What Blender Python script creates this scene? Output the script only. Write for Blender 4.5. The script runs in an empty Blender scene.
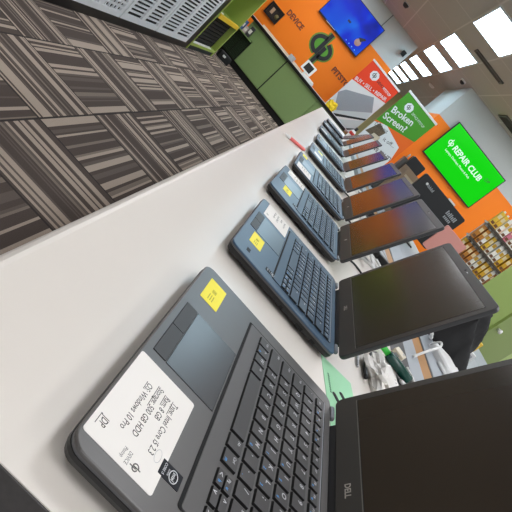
import bpy, bmesh, math, random
from mathutils import Matrix, Vector
random.seed(7)
SC = bpy.context.scene
COL = SC.collection
PI = math.pi
R = math.radians

# ------------------------------------------------------------------ camera
FPX = 513.06
CAM = Vector((-0.04357145, -0.56555148, 1.16408969))
RW = Matrix(((0.6563198, 0.1526243, 0.7388844),
             (0.7446076, -0.2889593, -0.6017160),
             (0.1216710, 0.9450970, -0.3032949)))      # rows: camera right, down, forward
cd = bpy.data.cameras.new('camera')
cam = bpy.data.objects.new('camera', cd)
COL.objects.link(cam)
cd.sensor_fit = 'HORIZONTAL'; cd.sensor_width = 36.0
cd.lens = 36.0 * FPX / 512.0
cd.clip_start = 0.02; cd.clip_end = 100
r_, d_, f_ = RW[0], RW[1], RW[2]
m = Matrix((( r_[0], -d_[0], -f_[0], CAM[0]),
            ( r_[1], -d_[1], -f_[1], CAM[1]),
            ( r_[2], -d_[2], -f_[2], CAM[2]),
            (0, 0, 0, 1)))
cam.matrix_world = m
SC.camera = cam

def ray(px, py):
    return RW.transposed() @ Vector(((px-256)/FPX, (py-256)/FPX, 1))
def on_y(px, py, y):
    d = ray(px, py); return CAM + d*((y-CAM.y)/d.y)
def on_z(px, py, z):
    d = ray(px, py); return CAM + d*((z-CAM.z)/d.z)
def on_x(px, py, x):
    d = ray(px, py); return CAM + d*((x-CAM.x)/d.x)

# ------------------------------------------------------------------ materials
def srgb(r, g, b):
    def c(v):
        v /= 255.0
        return v/12.92 if v <= 0.04045 else ((v+0.055)/1.055)**2.4
    return (c(r), c(g), c(b), 1)

MATS = {}
def mat(name, rgb, rough=0.5, metal=0.0, spec=0.5, emit=None, estr=0.0, var=0.0, vscale=30.0, bump=0.0, alpha=None, coat=0.0):
    if name in MATS: return MATS[name]
    mt = bpy.data.materials.new(name); mt.use_nodes = True
    nt = mt.node_tree; b = nt.nodes['Principled BSDF']
    col = srgb(*rgb)
    b.inputs['Base Color'].default_value = col
    b.inputs['Roughness'].default_value = rough
    b.inputs['Metallic'].default_value = metal
    b.inputs['Specular IOR Level'].default_value = spec
    b.inputs['Coat Weight'].default_value = coat
    if emit:
        b.inputs['Emission Color'].default_value = srgb(*emit)
        b.inputs['Emission Strength'].default_value = estr
    if var or bump:
        tc = nt.nodes.new('ShaderNodeTexCoord')
        nz = nt.nodes.new('ShaderNodeTexNoise'); nz.inputs['Scale'].default_value = vscale; nz.inputs['Detail'].default_value = 4
        nt.links.new(tc.outputs['Object'], nz.inputs['Vector'])
        if var:
            mx = nt.nodes.new('ShaderNodeMix'); mx.data_type = 'RGBA'
            mx.inputs['A'].default_value = tuple(max(0, c*(1-var)) for c in col[:3])+(1,)
            mx.inputs['B'].default_value = tuple(min(1, c*(1+var)) for c in col[:3])+(1,)
            nt.links.new(nz.outputs['Fac'], mx.inputs['Factor'])
            nt.links.new(mx.outputs['Result'], b.inputs['Base Color'])
        if bump:
            bp = nt.nodes.new('ShaderNodeBump'); bp.inputs['Strength'].default_value = bump; bp.inputs['Distance'].default_value = 0.002
            nt.links.new(nz.outputs['Fac'], bp.inputs['Height'])
            nt.links.new(bp.outputs['Normal'], b.inputs['Normal'])
    MATS[name] = mt
    return mt

def math_node(nt, op, a, b=None):
    n = nt.nodes.new('ShaderNodeMath'); n.operation = op
    for i, v in enumerate((a, b)):
        if v is None: continue
        if isinstance(v, (int, float)): n.inputs[i].default_value = v
        else: nt.links.new(v, n.inputs[i])
    return n.outputs[0]

def carpet_material():
    mt = bpy.data.materials.new('striped carpet tiles'); mt.use_nodes = True
    nt = mt.node_tree; b = nt.nodes['Principled BSDF']; L = nt.links
    tc = nt.nodes.new('ShaderNodeTexCoord'); sp = nt.nodes.new('ShaderNodeSeparateXYZ')
    L.new(tc.outputs['Object'], sp.inputs[0])
    tx = math_node(nt, 'DIVIDE', math_node(nt, 'ADD', sp.outputs['X'], 0.955), 0.6)
    ty = math_node(nt, 'DIVIDE', math_node(nt, 'SUBTRACT', sp.outputs['Y'], 1.889), 0.605)
    ix = math_node(nt, 'FLOOR', tx); iy = math_node(nt, 'FLOOR', ty)
    par = math_node(nt, 'FLOORED_MODULO', math_node(nt, 'ADD', ix, iy), 2.0)
    # tile (-1,0) has stripes along x (they vary with y) -> parity 1: vary with y
    mixs = nt.nodes.new('ShaderNodeMix'); mixs.data_type = 'FLOAT'
    L.new(par, mixs.inputs['Factor']); L.new(sp.outputs['X'], mixs.inputs['A']); L.new(sp.outputs['Y'], mixs.inputs['B'])
    s = mixs.outputs['Result']
    seed = math_node(nt, 'ADD', math_node(nt, 'MULTIPLY', ix, 3.7), math_node(nt, 'MULTIPLY', iy, 7.3))
    wn = nt.nodes.new('ShaderNodeTexWhiteNoise'); wn.noise_dimensions = '2D'
    cb = nt.nodes.new('ShaderNodeCombineXYZ')
    jit = nt.nodes.new('ShaderNodeTexNoise'); jit.noise_dimensions = '1D'; jit.inputs['Scale'].default_value = 9.0; jit.inputs['Detail'].default_value = 1
    L.new(math_node(nt, 'ADD', s, seed), jit.inputs['W'])
    sw = math_node(nt, 'ADD', math_node(nt, 'MULTIPLY', s, 54.0), math_node(nt, 'MULTIPLY', jit.outputs['Fac'], 5.0))
    L.new(math_node(nt, 'FLOOR', sw), cb.inputs['X']); L.new(seed, cb.inputs['Y'])
    L.new(cb.outputs[0], wn.inputs['Vector'])
    cr = nt.nodes.new('ShaderNodeValToRGB'); cr.color_ramp.interpolation = 'CONSTANT'
    el = cr.color_ramp.elements
    cols = [(0.0, (84, 74, 69)), (0.46, (100, 90, 83)), (0.60, (126, 114, 104)), (0.72, (170, 154, 140))]
    el[0].position, el[0].color = 0.0, srgb(*cols[0][1])
    el[1].position, el[1].color = cols[1][0], srgb(*cols[1][1])
    for p, c in cols[2:]:
        e = el.new(p); e.color = srgb(*c)
    L.new(wn.outputs['Value'], cr.inputs['Fac'])
    # tile joints
    fx = math_node(nt, 'ABSOLUTE', math_node(nt, 'SUBTRACT', math_node(nt, 'FRACT', tx), 0.5))
    fy = math_node(nt, 'ABSOLUTE', math_node(nt, 'SUBTRACT', math_node(nt, 'FRACT', ty), 0.5))
    jt = math_node(nt, 'GREATER_THAN', math_node(nt, 'MAXIMUM', fx, fy), 0.49)
    m1 = nt.nodes.new('ShaderNodeMix'); m1.data_type = 'RGBA'
    L.new(jt, m1.inputs['Factor']); L.new(cr.outputs['Color'], m1.inputs['A']); m1.inputs['B'].default_value = srgb(60, 55, 52)
    nz = nt.nodes.new('ShaderNodeTexNoise'); nz.inputs['Scale'].default_value = 260; nz.inputs['Detail'].default_value = 3
    L.new(tc.outputs['Object'], nz.inputs['Vector'])
    m2 = nt.nodes.new('ShaderNodeMix'); m2.data_type = 'RGBA'; m2.blend_type = 'OVERLAY'; m2.inputs['Factor'].default_value = 0.35
    L.new(m1.outputs['Result'], m2.inputs['A']); L.new(nz.outputs['Fac'], m2.inputs['B'])
    L.new(m2.outputs['Result'], b.inputs['Base Color'])
    b.inputs['Roughness'].default_value = 0.95; b.inputs['Specular IOR Level'].default_value = 0.1
    return mt

def ceiling_material():
    mt = bpy.data.materials.new('ceiling tiles'); mt.use_nodes = True
    nt = mt.node_tree; b = nt.nodes['Principled BSDF']; L = nt.links
    tc = nt.nodes.new('ShaderNodeTexCoord'); sp = nt.nodes.new('ShaderNodeSeparateXYZ')
    L.new(tc.outputs['Object'], sp.inputs[0])
    tx = math_node(nt, 'DIVIDE', math_node(nt, 'SUBTRACT', sp.outputs['X'], 0.335), 0.61)
    ty = math_node(nt, 'DIVIDE', math_node(nt, 'SUBTRACT', sp.outputs['Y'], 5.8), 1.22)
    fx = math_node(nt, 'ABSOLUTE', math_node(nt, 'SUBTRACT', math_node(nt, 'FRACT', tx), 0.5))
    fy = math_node(nt, 'ABSOLUTE', math_node(nt, 'SUBTRACT', math_node(nt, 'FRACT', ty), 0.5))
    g = math_node(nt, 'MAXIMUM', math_node(nt, 'GREATER_THAN', fx, 0.482), math_node(nt, 'GREATER_THAN', fy, 0.491))
    nz = nt.nodes.new('ShaderNodeTexNoise'); nz.inputs['Scale'].default_value = 60; nz.inputs['Detail'].default_value = 5
    L.new(tc.outputs['Object'], nz.inputs['Vector'])
    m0 = nt.nodes.new('ShaderNodeMix'); m0.data_type = 'RGBA'
    L.new(nz.outputs['Fac'], m0.inputs['Factor']); m0.inputs['A'].default_value = srgb(176, 170, 160); m0.inputs['B'].default_value = srgb(190, 184, 174)
    m1 = nt.nodes.new('ShaderNodeMix'); m1.data_type = 'RGBA'
    L.new(g, m1.inputs['Factor']); L.new(m0.outputs['Result'], m1.inputs['A']); m1.inputs['B'].default_value = srgb(206, 200, 192)
    L.new(m1.outputs['Result'], b.inputs['Base Color']); b.inputs['Roughness'].default_value = 0.9
    return mt

def blue_screen_material():
    mt = bpy.data.materials.new('blue screen'); mt.use_nodes = True
    nt = mt.node_tree; b = nt.nodes['Principled BSDF']; L = nt.links
    tc = nt.nodes.new('ShaderNodeTexCoord')
    mp = nt.nodes.new('ShaderNodeMapping'); mp.inputs['Location'].default_value = (-0.05, 0, -0.12)
    L.new(tc.outputs['Object'], mp.inputs['Vector'])
    nz = nt.nodes.new('ShaderNodeTexNoise'); nz.inputs['Scale'].default_value = 1.5; nz.inputs['Detail'].default_value = 1.5; nz.inputs['Distortion'].default_value = .6
    L.new(mp.outputs[0], nz.inputs['Vector'])
    cr = nt.nodes.new('ShaderNodeValToRGB'); el = cr.color_ramp.elements
    el[0].position = 0.22; el[0].color = srgb(2, 10, 84)
    el[1].position = 0.86; el[1].color = srgb(14, 140, 255)
    e = el.new(0.5); e.color = srgb(0, 44, 214)
    L.new(nz.outputs['Fac'], cr.inputs['Fac'])
    b.inputs['Base Color'].default_value = (0.01, 0.01, 0.02, 1)
    L.new(cr.outputs['Color'], b.inputs['Emission Color']); b.inputs['Emission Strength'].default_value = 0.85
    b.inputs['Roughness'].default_value = 0.4; b.inputs['Specular IOR Level'].default_value = 0.15
    return mt

# ------------------------------------------------------------------ mesh builder
class MB:
    def __init__(s): s.bm = bmesh.new(); s.mats = []
    def mi(s, m):
        if m not in s.mats: s.mats.append(m)
        return s.mats.index(m)
    def faces(s, vs, fs, m, M=None, smooth=False):
        k = s.mi(m)
        bv = [s.bm.verts.new((M @ Vector(v)) if M else Vector(v)) for v in vs]
        for f in fs:
            try:
                fc = s.bm.faces.new([bv[i] for i in f]); fc.material_index = k; fc.smooth = smooth
            except ValueError: pass
        return s
    def box(s, x0, x1, y0, y1, z0, z1, m, M=None, bev=0.0):
        if x0 > x1: x0, x1 = x1, x0
        if y0 > y1: y0, y1 = y1, y0
        if z0 > z1: z0, z1 = z1, z0
        if bev > 0:
            c = min(bev, (x1-x0)*.45, (y1-y0)*.45, (z1-z0)*.45)
            xs, ys, zs = (x0, x0+c, x1-c, x1), (y0, y0+c, y1-c, y1), (z0, z0+c, z1-c, z1)
            b2 = bmesh.new()
            bmesh.ops.create_cube(b2, size=1)
            for v in b2.verts:
                v.co = Vector(((x0+x1)/2+v.co.x*(x1-x0), (y0+y1)/2+v.co.y*(y1-y0), (z0+z1)/2+v.co.z*(z1-z0)))
            bmesh.ops.bevel(b2, geom=list(b2.edges), offset=c, segments=2, affect='EDGES', profile=0.6)
            b2.verts.index_update()
            s.faces([tuple(v.co) for v in b2.verts], [[v.index for v in f.verts] for f in b2.faces], m, M)
            b2.free(); return s
        v = [(x0,y0,z0),(x1,y0,z0),(x1,y1,z0),(x0,y1,z0),(x0,y0,z1),(x1,y0,z1),(x1,y1,z1),(x0,y1,z1)]
        return s.faces(v, [(3,2,1,0),(4,5,6,7),(0,1,5,4),(1,2,6,5),(2,3,7,6),(3,0,4,7)], m, M)
    def loops(s, rings, m, M=None, smooth=False, cap0=True, cap1=True):
        n = len(rings[0]); vs = [p for r in rings for p in r]; fs = []
        for i in range(len(rings)-1):
            for j in range(n):
                a, b = i*n+j, i*n+(j+1) % n
                fs.append((a, b, b+n, a+n))
        if cap0: fs.append(tuple(reversed(range(n))))
        if cap1: fs.append(tuple(range((len(rings)-1)*n, len(rings)*n)))
        return s.faces(vs, fs, m, M, smooth)
    def poly(s, pts, z0, z1, m, M=None):
        return s.loops([[(x, y, z0) for x, y in pts], [(x, y, z1) for x, y in pts]], m, M)
    def rrect(s, x0, x1, y0, y1, r, z0, z1, m, M=None, c0=0.0, c1=0.0, seg=5):
        def ring(ins, z):
            rr = max(r-ins, 0.0001); out = []
            for cx, cy, a0 in ((x1-r, y0+r, -90), (x1-r, y1-r, 0), (x0+r, y1-r, 90), (x0+r, y0+r, 180)):
                for k in range(seg+1):
                    a = R(a0+90*k/seg); out.append((cx+rr*math.cos(a), cy+rr*math.sin(a), z))
            return out
        rings = []
        if c0: rings += [ring(c0, z0), ring(c0*.3, z0+c0*.3), ring(0, z0+c0)]
        else: rings.append(ring(0, z0))
        if c1: rings += [ring(0, z1-c1), ring(c1*.3, z1-c1*.3), ring(c1, z1)]
        else: rings.append(ring(0, z1))
        return s.loops(rings, m, M)
    def cyl(s, p0, p1, r0, r1, m, n=14, smooth=True):
        return s.lathe([(r0, 0), (r1, 1)], m, p0, p1, n, smooth)
    def lathe(s, prof, m, p0, p1, n=16, smooth=True):
        p0 = Vector(p0); ax = Vector(p1)-p0
        q = ax.to_track_quat('Z', 'Y').to_matrix(); rings = []
        for r, t in prof:
            rings.append([tuple(p0+ax*t+q @ Vector((r*math.cos(2*PI*k/n), r*math.sin(2*PI*k/n), 0))) for k in range(n)])
        return s.loops(rings, m, None, smooth)
    def tube(s, pts, r, m, n=8):
        pts = [Vector(p) for p in pts]; rings = []
        # catmull-rom smoothing
        P = [pts[0]]+pts+[pts[-1]]; path = []
        for i in range(1, len(P)-2):
            for k in range(5):
                t = k/5.0; a, b, c, d = P[i-1], P[i], P[i+1], P[i+2]
                path.append(0.5*((2*b)+(c-a)*t+(2*a-5*b+4*c-d)*t*t+(3*b-3*c+d-a)*t**3))
        path.append(pts[-1]); up = Vector((0, 0, 1))
        for i, p in enumerate(path):
            t = (path[min(i+1, len(path)-1)]-path[max(i-1, 0)]).normalized()
            x = t.cross(up)
            if x.length < 1e-4: x = t.cross(Vector((1, 0, 0)))
            x.normalize(); y = x.cross(t)
            rings.append([tuple(p+x*r*math.cos(2*PI*k/n)+y*r*math.sin(2*PI*k/n)) for k in range(n)])
        return s.loops(rings, m, None, True)
    def text(s, txt, size, m, M, align='LEFT', bold=0.0, ext=0.0, sx=1.0, shear=0.0):
        cu = bpy.data.curves.new('t', 'FONT'); cu.body = txt; cu.size = size; cu.align_x = align
        cu.offset = bold*size; cu.extrude = ext; cu.resolution_u = 3; cu.shear = shear
        o = bpy.data.objects.new('t', cu); COL.objects.link(o)
        dg = bpy.context.evaluated_depsgraph_get(); dg.update()
        me = bpy.data.meshes.new_from_object(o.evaluated_get(dg))
        k = s.mi(m)
        T = M @ Matrix.Diagonal((sx, 1, 1, 1))
        bv = [s.bm.verts.new(T @ v.co) for v in me.vertices]
        for p in me.polygons:
            try: f = s.bm.faces.new([bv[i] for i in p.vertices]); f.material_index = k
            except ValueError: pass
        bpy.data.objects.remove(o); bpy.data.curves.remove(cu); bpy.data.meshes.remove(me)
        return s
    def stroke(s, pts, w, z0, z1, m, M=None, closed=False):
        P = [Vector((p[0], p[1])) for p in pts]; n = len(P); Lf, Rt = [], []
        for i in range(n):
            if closed: t = (P[(i+1) % n]-P[i-1])
            else: t = P[min(i+1, n-1)]-P[max(i-1, 0)]
            t.normalize(); nn = Vector((-t.y, t.x))*w/2
            Lf.append(P[i]+nn); Rt.append(P[i]-nn)
        rng = range(n) if closed else range(n-1)
        for i in rng:
            j = (i+1) % n
            q = [Rt[i], Rt[j], Lf[j], Lf[i]]
            s.poly([(v.x, v.y) for v in q], z0, z1, m, M)
        return s
    def mesh(s, name):
        bmesh.ops.remove_doubles(s.bm, verts=s.bm.verts, dist=1e-7)
        bmesh.ops.recalc_face_normals(s.bm, faces=s.bm.faces)
        me = bpy.data.meshes.new(name); s.bm.to_mesh(me); s.bm.free()
        for x in s.mats: me.materials.append(x)
        return me
    def build(s, name, parent=None, loc=None, rot=None):
        o = bpy.data.objects.new(name, s.mesh(name)); COL.objects.link(o)
        if parent: o.parent = parent
        if loc is not None: o.location = loc
        if rot is not None: o.rotation_euler = rot
        return o

def T(x, y, z): return Matrix.Translation((x, y, z))
def RX(a): return Matrix.Rotation(R(a), 4, 'X')
def RY(a): return Matrix.Rotation(R(a), 4, 'Y')
def RZ(a): return Matrix.Rotation(R(a), 4, 'Z')

def tag(o, label, cat, group=None):
    o['label'] = label; o['category'] = cat
    if group: o['group'] = group
    return o
def thing(name, label, cat, loc=(0, 0, 0), rz=0, group=None):
    o = bpy.data.objects.new(name, None); COL.objects.link(o); o.empty_display_size = 0.1
    o.location = loc; o.rotation_euler = (0, 0, rz)
    return tag(o, label, cat, group)
def structure(o): o['kind'] = 'structure'; return o
def put(name, me, parent, loc=None, rot=None):
    o = bpy.data.objects.new(name, me); COL.objects.link(o); o.parent = parent
    if loc is not None: o.location = loc
    if rot is not None: o.rotation_euler = rot
    return o

# palette ------------------------------------------------------------
M_counter = mat('counter laminate', (222, 215, 206), 0.32, spec=0.4, var=0.03, vscale=6)
M_dark_lam = mat('dark grey laminate', (74, 72, 72), 0.6, var=0.25, vscale=220)
M_orange = mat('orange wall paint', (255, 132, 0), 0.6, var=0.02)
M_white_wall = mat('white wall paint', (196, 202, 200), 0.7, var=0.02)
M_olive = mat('olive tan wall paint', (180, 168, 118), 0.8, var=0.05)
M_leftwall = mat('grey brown wall paint', (120, 110, 98), 0.8)
M_lime = mat('lime green laminate', (158, 178, 84), 0.45, var=0.03)
M_sage = mat('sage green laminate', (134, 160, 102), 0.5, var=0.04)
M_dkgreen = mat('dark green slat', (30, 48, 28), 0.6)
M_black = mat('black plastic', (16, 16, 17), 0.42)
M_black_matt = mat('black matt', (10, 10, 11), 0.75)
M_char = mat('charcoal soft deck', (78, 75, 73), 0.36, spec=0.6)
M_sheen_deck = mat('charcoal deck blue sheen', (42, 70, 94), 0.38, spec=0.5)  # cool reflected light painted into the deck colour of the farther laptops
M_sheen_key = mat('key cap blue sheen', (46, 66, 86), 0.42, spec=0.5)  # same bluish reflection painted into the key tops
M_sheen_plate = mat('keyboard plate blue sheen', (50, 76, 98), 0.45)  # same bluish reflection painted into the plate
M_charedge = mat('charcoal deck edge', (92, 92, 95), 0.35)
M_side = mat('laptop side black', (20, 20, 21), 0.45)
M_keypl = mat('keyboard plate', (88, 86, 85), 0.5)
M_key = mat('key cap', (62, 60, 60), 0.45, spec=0.5)
M_key_shade = mat('key side shade', (6, 6, 6), 0.6)  # near-black paints the shade beside each key onto its sides
M_legend = mat('white legend', (205, 205, 208), 0.6)
M_blue_leg = mat('blue legend', (60, 150, 225), 0.6)
M_pad = mat('touchpad', (62, 62, 64), 0.27, spec=0.5)
M_btn = mat('touchpad button', (50, 50, 51), 0.5)
M_groove = mat('groove black', (8, 8, 8), 0.8)
M_lid = mat('lid bezel', (60, 57, 53), 0.45)
M_lcd = mat('lcd glass', (54, 46, 37), 0.165, spec=0.5)
M_lidback = mat('lid back', (46, 46, 48), 0.35)
M_silver = mat('silver metal', (190, 192, 195), 0.28, metal=0.9)
M_grey_plastic = mat('light grey plastic', (172, 174, 176), 0.45)
M_paper = mat('white paper', (240, 236, 230), 0.7, spec=.2)
M_ink = mat('dark ink', (62, 58, 58), 0.8)
M_yellow = mat('yellow sticker', (246, 232, 66), 0.6)
M_badge = mat('processor badge', (18, 20, 27), 0.6, spec=.3)
M_mint = mat('mint green paper', (172, 232, 188), 0.7)
M_white = mat('white plastic', (228, 228, 226), 0.4)
M_cream = mat('cream plastic', (224, 212, 190), 0.5)
M_bottle = mat('dark green plastic', (10, 66, 56), 0.25)
M_brightgreen = mat('bright green plastic', (60, 200, 70), 0.35)
M_wood = mat('brown wood', (170, 122, 66), 0.55, var=0.12, vscale=14)
M_lightgrey = mat('light grey laminate', (160, 166, 172), 0.45)
M_case_white = mat('white painted metal', (242, 244, 247), 0.4)
M_dark_in = mat('dark interior', (36, 38, 40), 0.8)

# ------------------------------------------------------------------ setting
H = 3.05
ZC = 0.91
structure(MB().box(-2.9, 5.0, -3.5, 21.2, -0.06, 0, carpet_material()).build('floor'))
structure(MB().box(-2.9, 5.0, -3.5, 21.2, H, H+0.08, ceiling_material()).build('ceiling'))
structure(MB().box(-2.9, -2.72, -3.5, 11.4, 0, H, M_leftwall).build('wall_left'))
structure(MB().box(-2.9, 0.24, 11.4, 11.6, 0, 2.36, M_orange).box(-2.9, 0.24, 11.4, 11.6, 2.36, H, M_white_wall).build('wall_back'))
structure(MB().box(1.37, 5.0, 9.6, 12.0, 0, 2.36, M_orange).box(1.37, 5.0, 9.6, 12.0, 2.36, H, M_white_wall).build('wall_right'))
structure(MB().box(-2.9, 5.0, 21.0, 21.2, 0, H, M_olive).build('wall_far'))
structure(MB().box(-2.9, -2.72, 11.6, 21, 0, H, M_olive).build('wall_side'))
structure(MB().box(-0.61, -0.59, 11.385, 11.4, 2.36, H, mat('seam grey', (120, 124, 124), .7)).build('trim_1'))

# ceiling lights: 7 in view, the rest of the row continues over the counter
M_diff = mat('light diffuser', (230, 240, 245), 0.5, emit=(206, 238, 255), estr=9.5)
M_diff_warm = mat('warm light diffuser', (240, 236, 228), 0.5, emit=(248, 250, 255), estr=9.2)
M_frame = mat('light frame', (225, 230, 232), 0.4)
LY = [6.4, 8.7, 10.5, 12.7, 14.8, 16.7, 18.7]
LN = ['nearest of the row, largest and brightest', 'second along the row of ceiling panels', 'third along the row of ceiling panels',
      'fourth along the row of ceiling panels', 'fifth along the row of ceiling panels', 'sixth along the row of ceiling panels', 'seventh and farthest of the row']
LN = ['bright white ceiling light panel, ' + x for x in LN]
fm = MB(); x0, x1, yy0, yy1 = -0.295, 0.295, -0.6, 0.6
for a in ((x0, x1, yy0, yy0+.02), (x0, x1, yy1-.02, yy1), (x0, x0+.02, yy0+.02, yy1-.02), (x1-.02, x1, yy0+.02, yy1-.02)):
    fm.box(*a, -0.014, 0, M_frame)
fm_me = fm.mesh('light_frame'); df_warm = MB().box(x0+.02, x1-.02, yy0+.02, yy1-.02, -0.01, -0.002, M_diff_warm).mesh('diffuser')
df_me = MB().box(x0+.02, x1-.02, yy0+.02, yy1-.02, -0.01, -0.002, M_diff).mesh('diffuser')
def ceiling_light(x, y, label, group='row of ceiling light panels', me=None):
    t = thing('ceiling_light', label, 'ceiling light', (x, y, H), 0, group)
    put('light_frame', fm_me, t); put('diffuser', me or df_me, t)
for y, l in zip(LY, LN): ceiling_light(0.64, y, l)
for y in (3.75, 1.5, -0.7, -2.8):
    ceiling_light(0.64, y, 'ceiling light panel over the counter out of the picture', me=None if y > 3 else df_warm)
for x, y in ((-1.0, 9.0), (-1.7, 10.3), (-2.35, 9.3), (-1.3, 7.2), (-2.2, 7.2), (-1.75, 4.8), (-1.75, 2.4), (-1.75, -0.5)):  # unseen panels added to brighten the floor and back wall
    ceiling_light(x, y, 'added fill light panel over the aisle out of the picture', 'added aisle fill light panels', df_warm)
for x, y in ((2.75, 8.0), (3.6, 8.0), (2.4, 6.4), (2.4, 4.1), (2.4, 1.8), (2.4, -0.5)):  # unseen panels added to lift the light on the right wall and workshop
    ceiling_light(x, y, 'added fill light panel over the workshop out of the picture', 'added workshop fill light panels', df_warm)
for y in (13.5, 16.5, 19.5):  # unseen panels added because the far room was too dark
    ceiling_light(-1.5, y, 'added fill light panel in the far room out of the picture', 'added far room fill light panels', df_warm)

# air vents, sensor, camera
def vent(x, y, w, d, label):
    t = thing('ceiling_vent', label, 'vent', (x, y, H))
    f = MB(); mk = mat('vent dark', (44, 42, 40), .6); ml = mat('vent rim', (84, 78, 72), .5)
    for a in ((-w/2, w/2, -d/2, -d/2+.03), (-w/2, w/2, d/2-.03, d/2), (-w/2, -w/2+.03, -d/2+.03, d/2-.03), (w/2-.03, w/2, -d/2+.03, d/2-.03)): f.box(*a, -.02, 0, ml)
    f.build('frame', t); MB().box(-w/2+.03, w/2-.03, -d/2+.03, d/2-.03, -.006, 0, mk).build('backing', t)
    n = 5
    for k in range(n):
        yy = -d/2+.03+(d-.06)*(k+.5)/n
        MB().box(-w/2+.03, w/2-.03, -.008, .008, -.014, -.006, ml, T(0, yy, 0) @ RX(35)).build('slat', t)
vent(1.03, 7.72, .62, .17, 'dark slotted ceiling vent beside the second light panel')
vent(2.25, 8.95, .55, .5, 'square ceiling vent above the green screen at right edge')
t = thing('ceiling_sensor', 'small black sensor on the ceiling in front of white wall', 'sensor', (-.5, 9.61, H))
MB().lathe([(.06, 0), (.06, .3), (.04, .9), (.0, 1)], M_black, (0, 0, 0), (0, 0, -.07)).build('dome', t)
MB().lathe([(.075, 0), (.075, 1)], M_grey_plastic, (0, 0, 0), (0, 0, -.01)).build('mount', t)
p = on_y(409, 54, 11.2)
t = thing('wall_speaker', 'small black box high on the end of the white back wall', 'speaker', (p.x-.08, 11.4, p.z-.06))
MB().box(-.05, .05, -.14, -.002, -.05, .05, M_black, bev=.01).build('cabinet', t)
MB().box(-.04, .04, -.15, -.14, -.04, .04, M_black_matt).build('grille', t)
p = on_z(448, 90, H-.02)
t = thing('security_camera', 'small pale dome camera on ceiling beside the right wall', 'camera', (1.2, 9.75, H))
MB().lathe([(.06, 0), (.06, 1)], M_white, (0, 0, 0), (0, 0, -.03)).build('mount', t)
MB().lathe([(.05, 0), (.048, .4), (.03, .85), (.002, 1)], M_black, (0, 0, -.03), (0, 0, -.08)).build('dome', t)
p = on_z(432, 85, H)
t = thing('smoke_detector', 'small round white smoke detector on the far ceiling', 'smoke detector', (p.x, p.y, H))
MB().lathe([(.09, 0), (.09, .4), (.06, 1)], M_white, (0, 0, 0), (0, 0, -.05)).build('housing', t)

# ------------------------------------------------------------------ counter
ct = thing('shop_counter', 'long off-white shop counter carrying the row of open laptops', 'counter', (0, 0, 0))
prof = []
xl, xr, y0c, y1c = -0.125, 0.455, -0.356, 7.5
# top with a softly rounded front edge
b = MB()
rr = 0.012
sec = [(xr, ZC-.04), (xr, ZC)] + [(xl+rr-rr*math.sin(R(a)), ZC-rr+rr*math.cos(R(a))) for a in (0, 22, 45, 68, 90)] + [(xl, ZC-.04)]
b.loops([[(x, y0c, z) for x, z in sec], [(x, y1c, z) for x, z in sec]], M_counter)
b.build('countertop', ct)
MB().box(xl+.03, xr, y0c+.0015, y1c-.03, 0.1, ZC-.04, M_dark_lam).box(xl+.08, xr, y0c+.03, y1c-.06, 0, .1, M_black_matt).build('body', ct)
MB().box(xl, xr, y0c-.0012, y0c, ZC-.04, ZC-.001, M_dark_lam).build('end_strip', ct)
MB().box(xl, xr, y1c, y1c+.012, ZC-.06, ZC+.004, M_black).build('end_edging', ct)
MB().box(0.455, 0.535, y0c, y1c, ZC-.05, ZC-.002, M_black, bev=.003).build('cable_channel', ct)
MB().box(0.535, 0.605, y0c, y1c, ZC-.10, ZC-.004, M_lightgrey, bev=.002).build('rear_ledge', ct)
MB().box(0.605, 0.665, y0c, y1c, ZC-.12, ZC-.006, M_wood, bev=.002).build('rear_board', ct)
MB().box(0.665, 0.675, y0c, y1c, ZC-.12, ZC-.006, M_black).build('rear_edging', ct)

# ------------------------------------------------------------------ laptops
WL, DL, HB = 0.334, 0.228, 0.022
mm = 0.001
def U(u): return (u-167)*mm
def V(v): return (v-113)*mm
PIT = 19.05
def rows():
    out = []
    def add(v, dv, items, u=31.5):
        u += 2.2
        for w, leg, blue in items:
            ww = w*PIT; out.append((u+1.35, u+ww-1.35, v-dv/2, v+dv/2, leg, blue)); u += ww
    add(204.6, 10.5, [(14.7/17, s, bl) for s, bl in [('Esc', ''), ('F1', 'm'), ('F2', '-'), ('F3', '+'), ('F4', 'o'), ('F5', ''), ('F6', ''), ('F7', ''), ('F8', 'a'), ('F9', 'e'), ('F10', 's'), ('F11', '-'), ('F12', '+'), ('PrS', ''), ('Ins', ''), ('Del', ''), ('End', '')]])
    add(186, 15.9, [(1, c, '') for c in '`12345']+[(1, c, '') for c in '67890-=']+[(1.7, 'Bksp', '')])
    add(166.7, 15.9, [(1.5, 'Tab', '')]+[(1, c, bl) for c, bl in zip('QWERTYUIOP[]', '      456   ')]+[(1.2, '\\', '')])
    add(147.4, 15.9, [(1.75, 'Caps', '')]+[(1, c, bl) for c, bl in zip("ASDFGHJKL;'", '      123  ')]+[(1.95, 'Enter', '')])
    add(128.1, 15.9, [(2.25, 'Shift', '')]+[(1, c, bl) for c, bl in zip('ZXCVBNM,./', '      0 . ')]+[(2.45, 'Shift', '')])
    add(108.8, 15.9, [(1.0, 'Ctrl', ''), (.97, 'Fn', 'b'), (.97, 'W', ''), (1.2, 'Alt', '')])
    add(108.8, 15.9, [(5.15, '', '')], 110.4)
    add(108.8, 15.9, [(1.0, 'Alt', ''), (1.0, 'Ctrl', 'm')], 208.6)
    add(113.2, 7.6, [(1.0, 'Pg', 'u'), (1.0, '^', ''), (1.0, 'Pg', 'd')], 251.5)
    add(104.6, 7.6, [(1.0, '<', 'h'), (1.0, 'v', ''), (1.0, '>', 'e')], 251.5)
    return out
KEYS = rows()
ZK0, ZK1 = HB+0.0008, HB+0.0032
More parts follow.
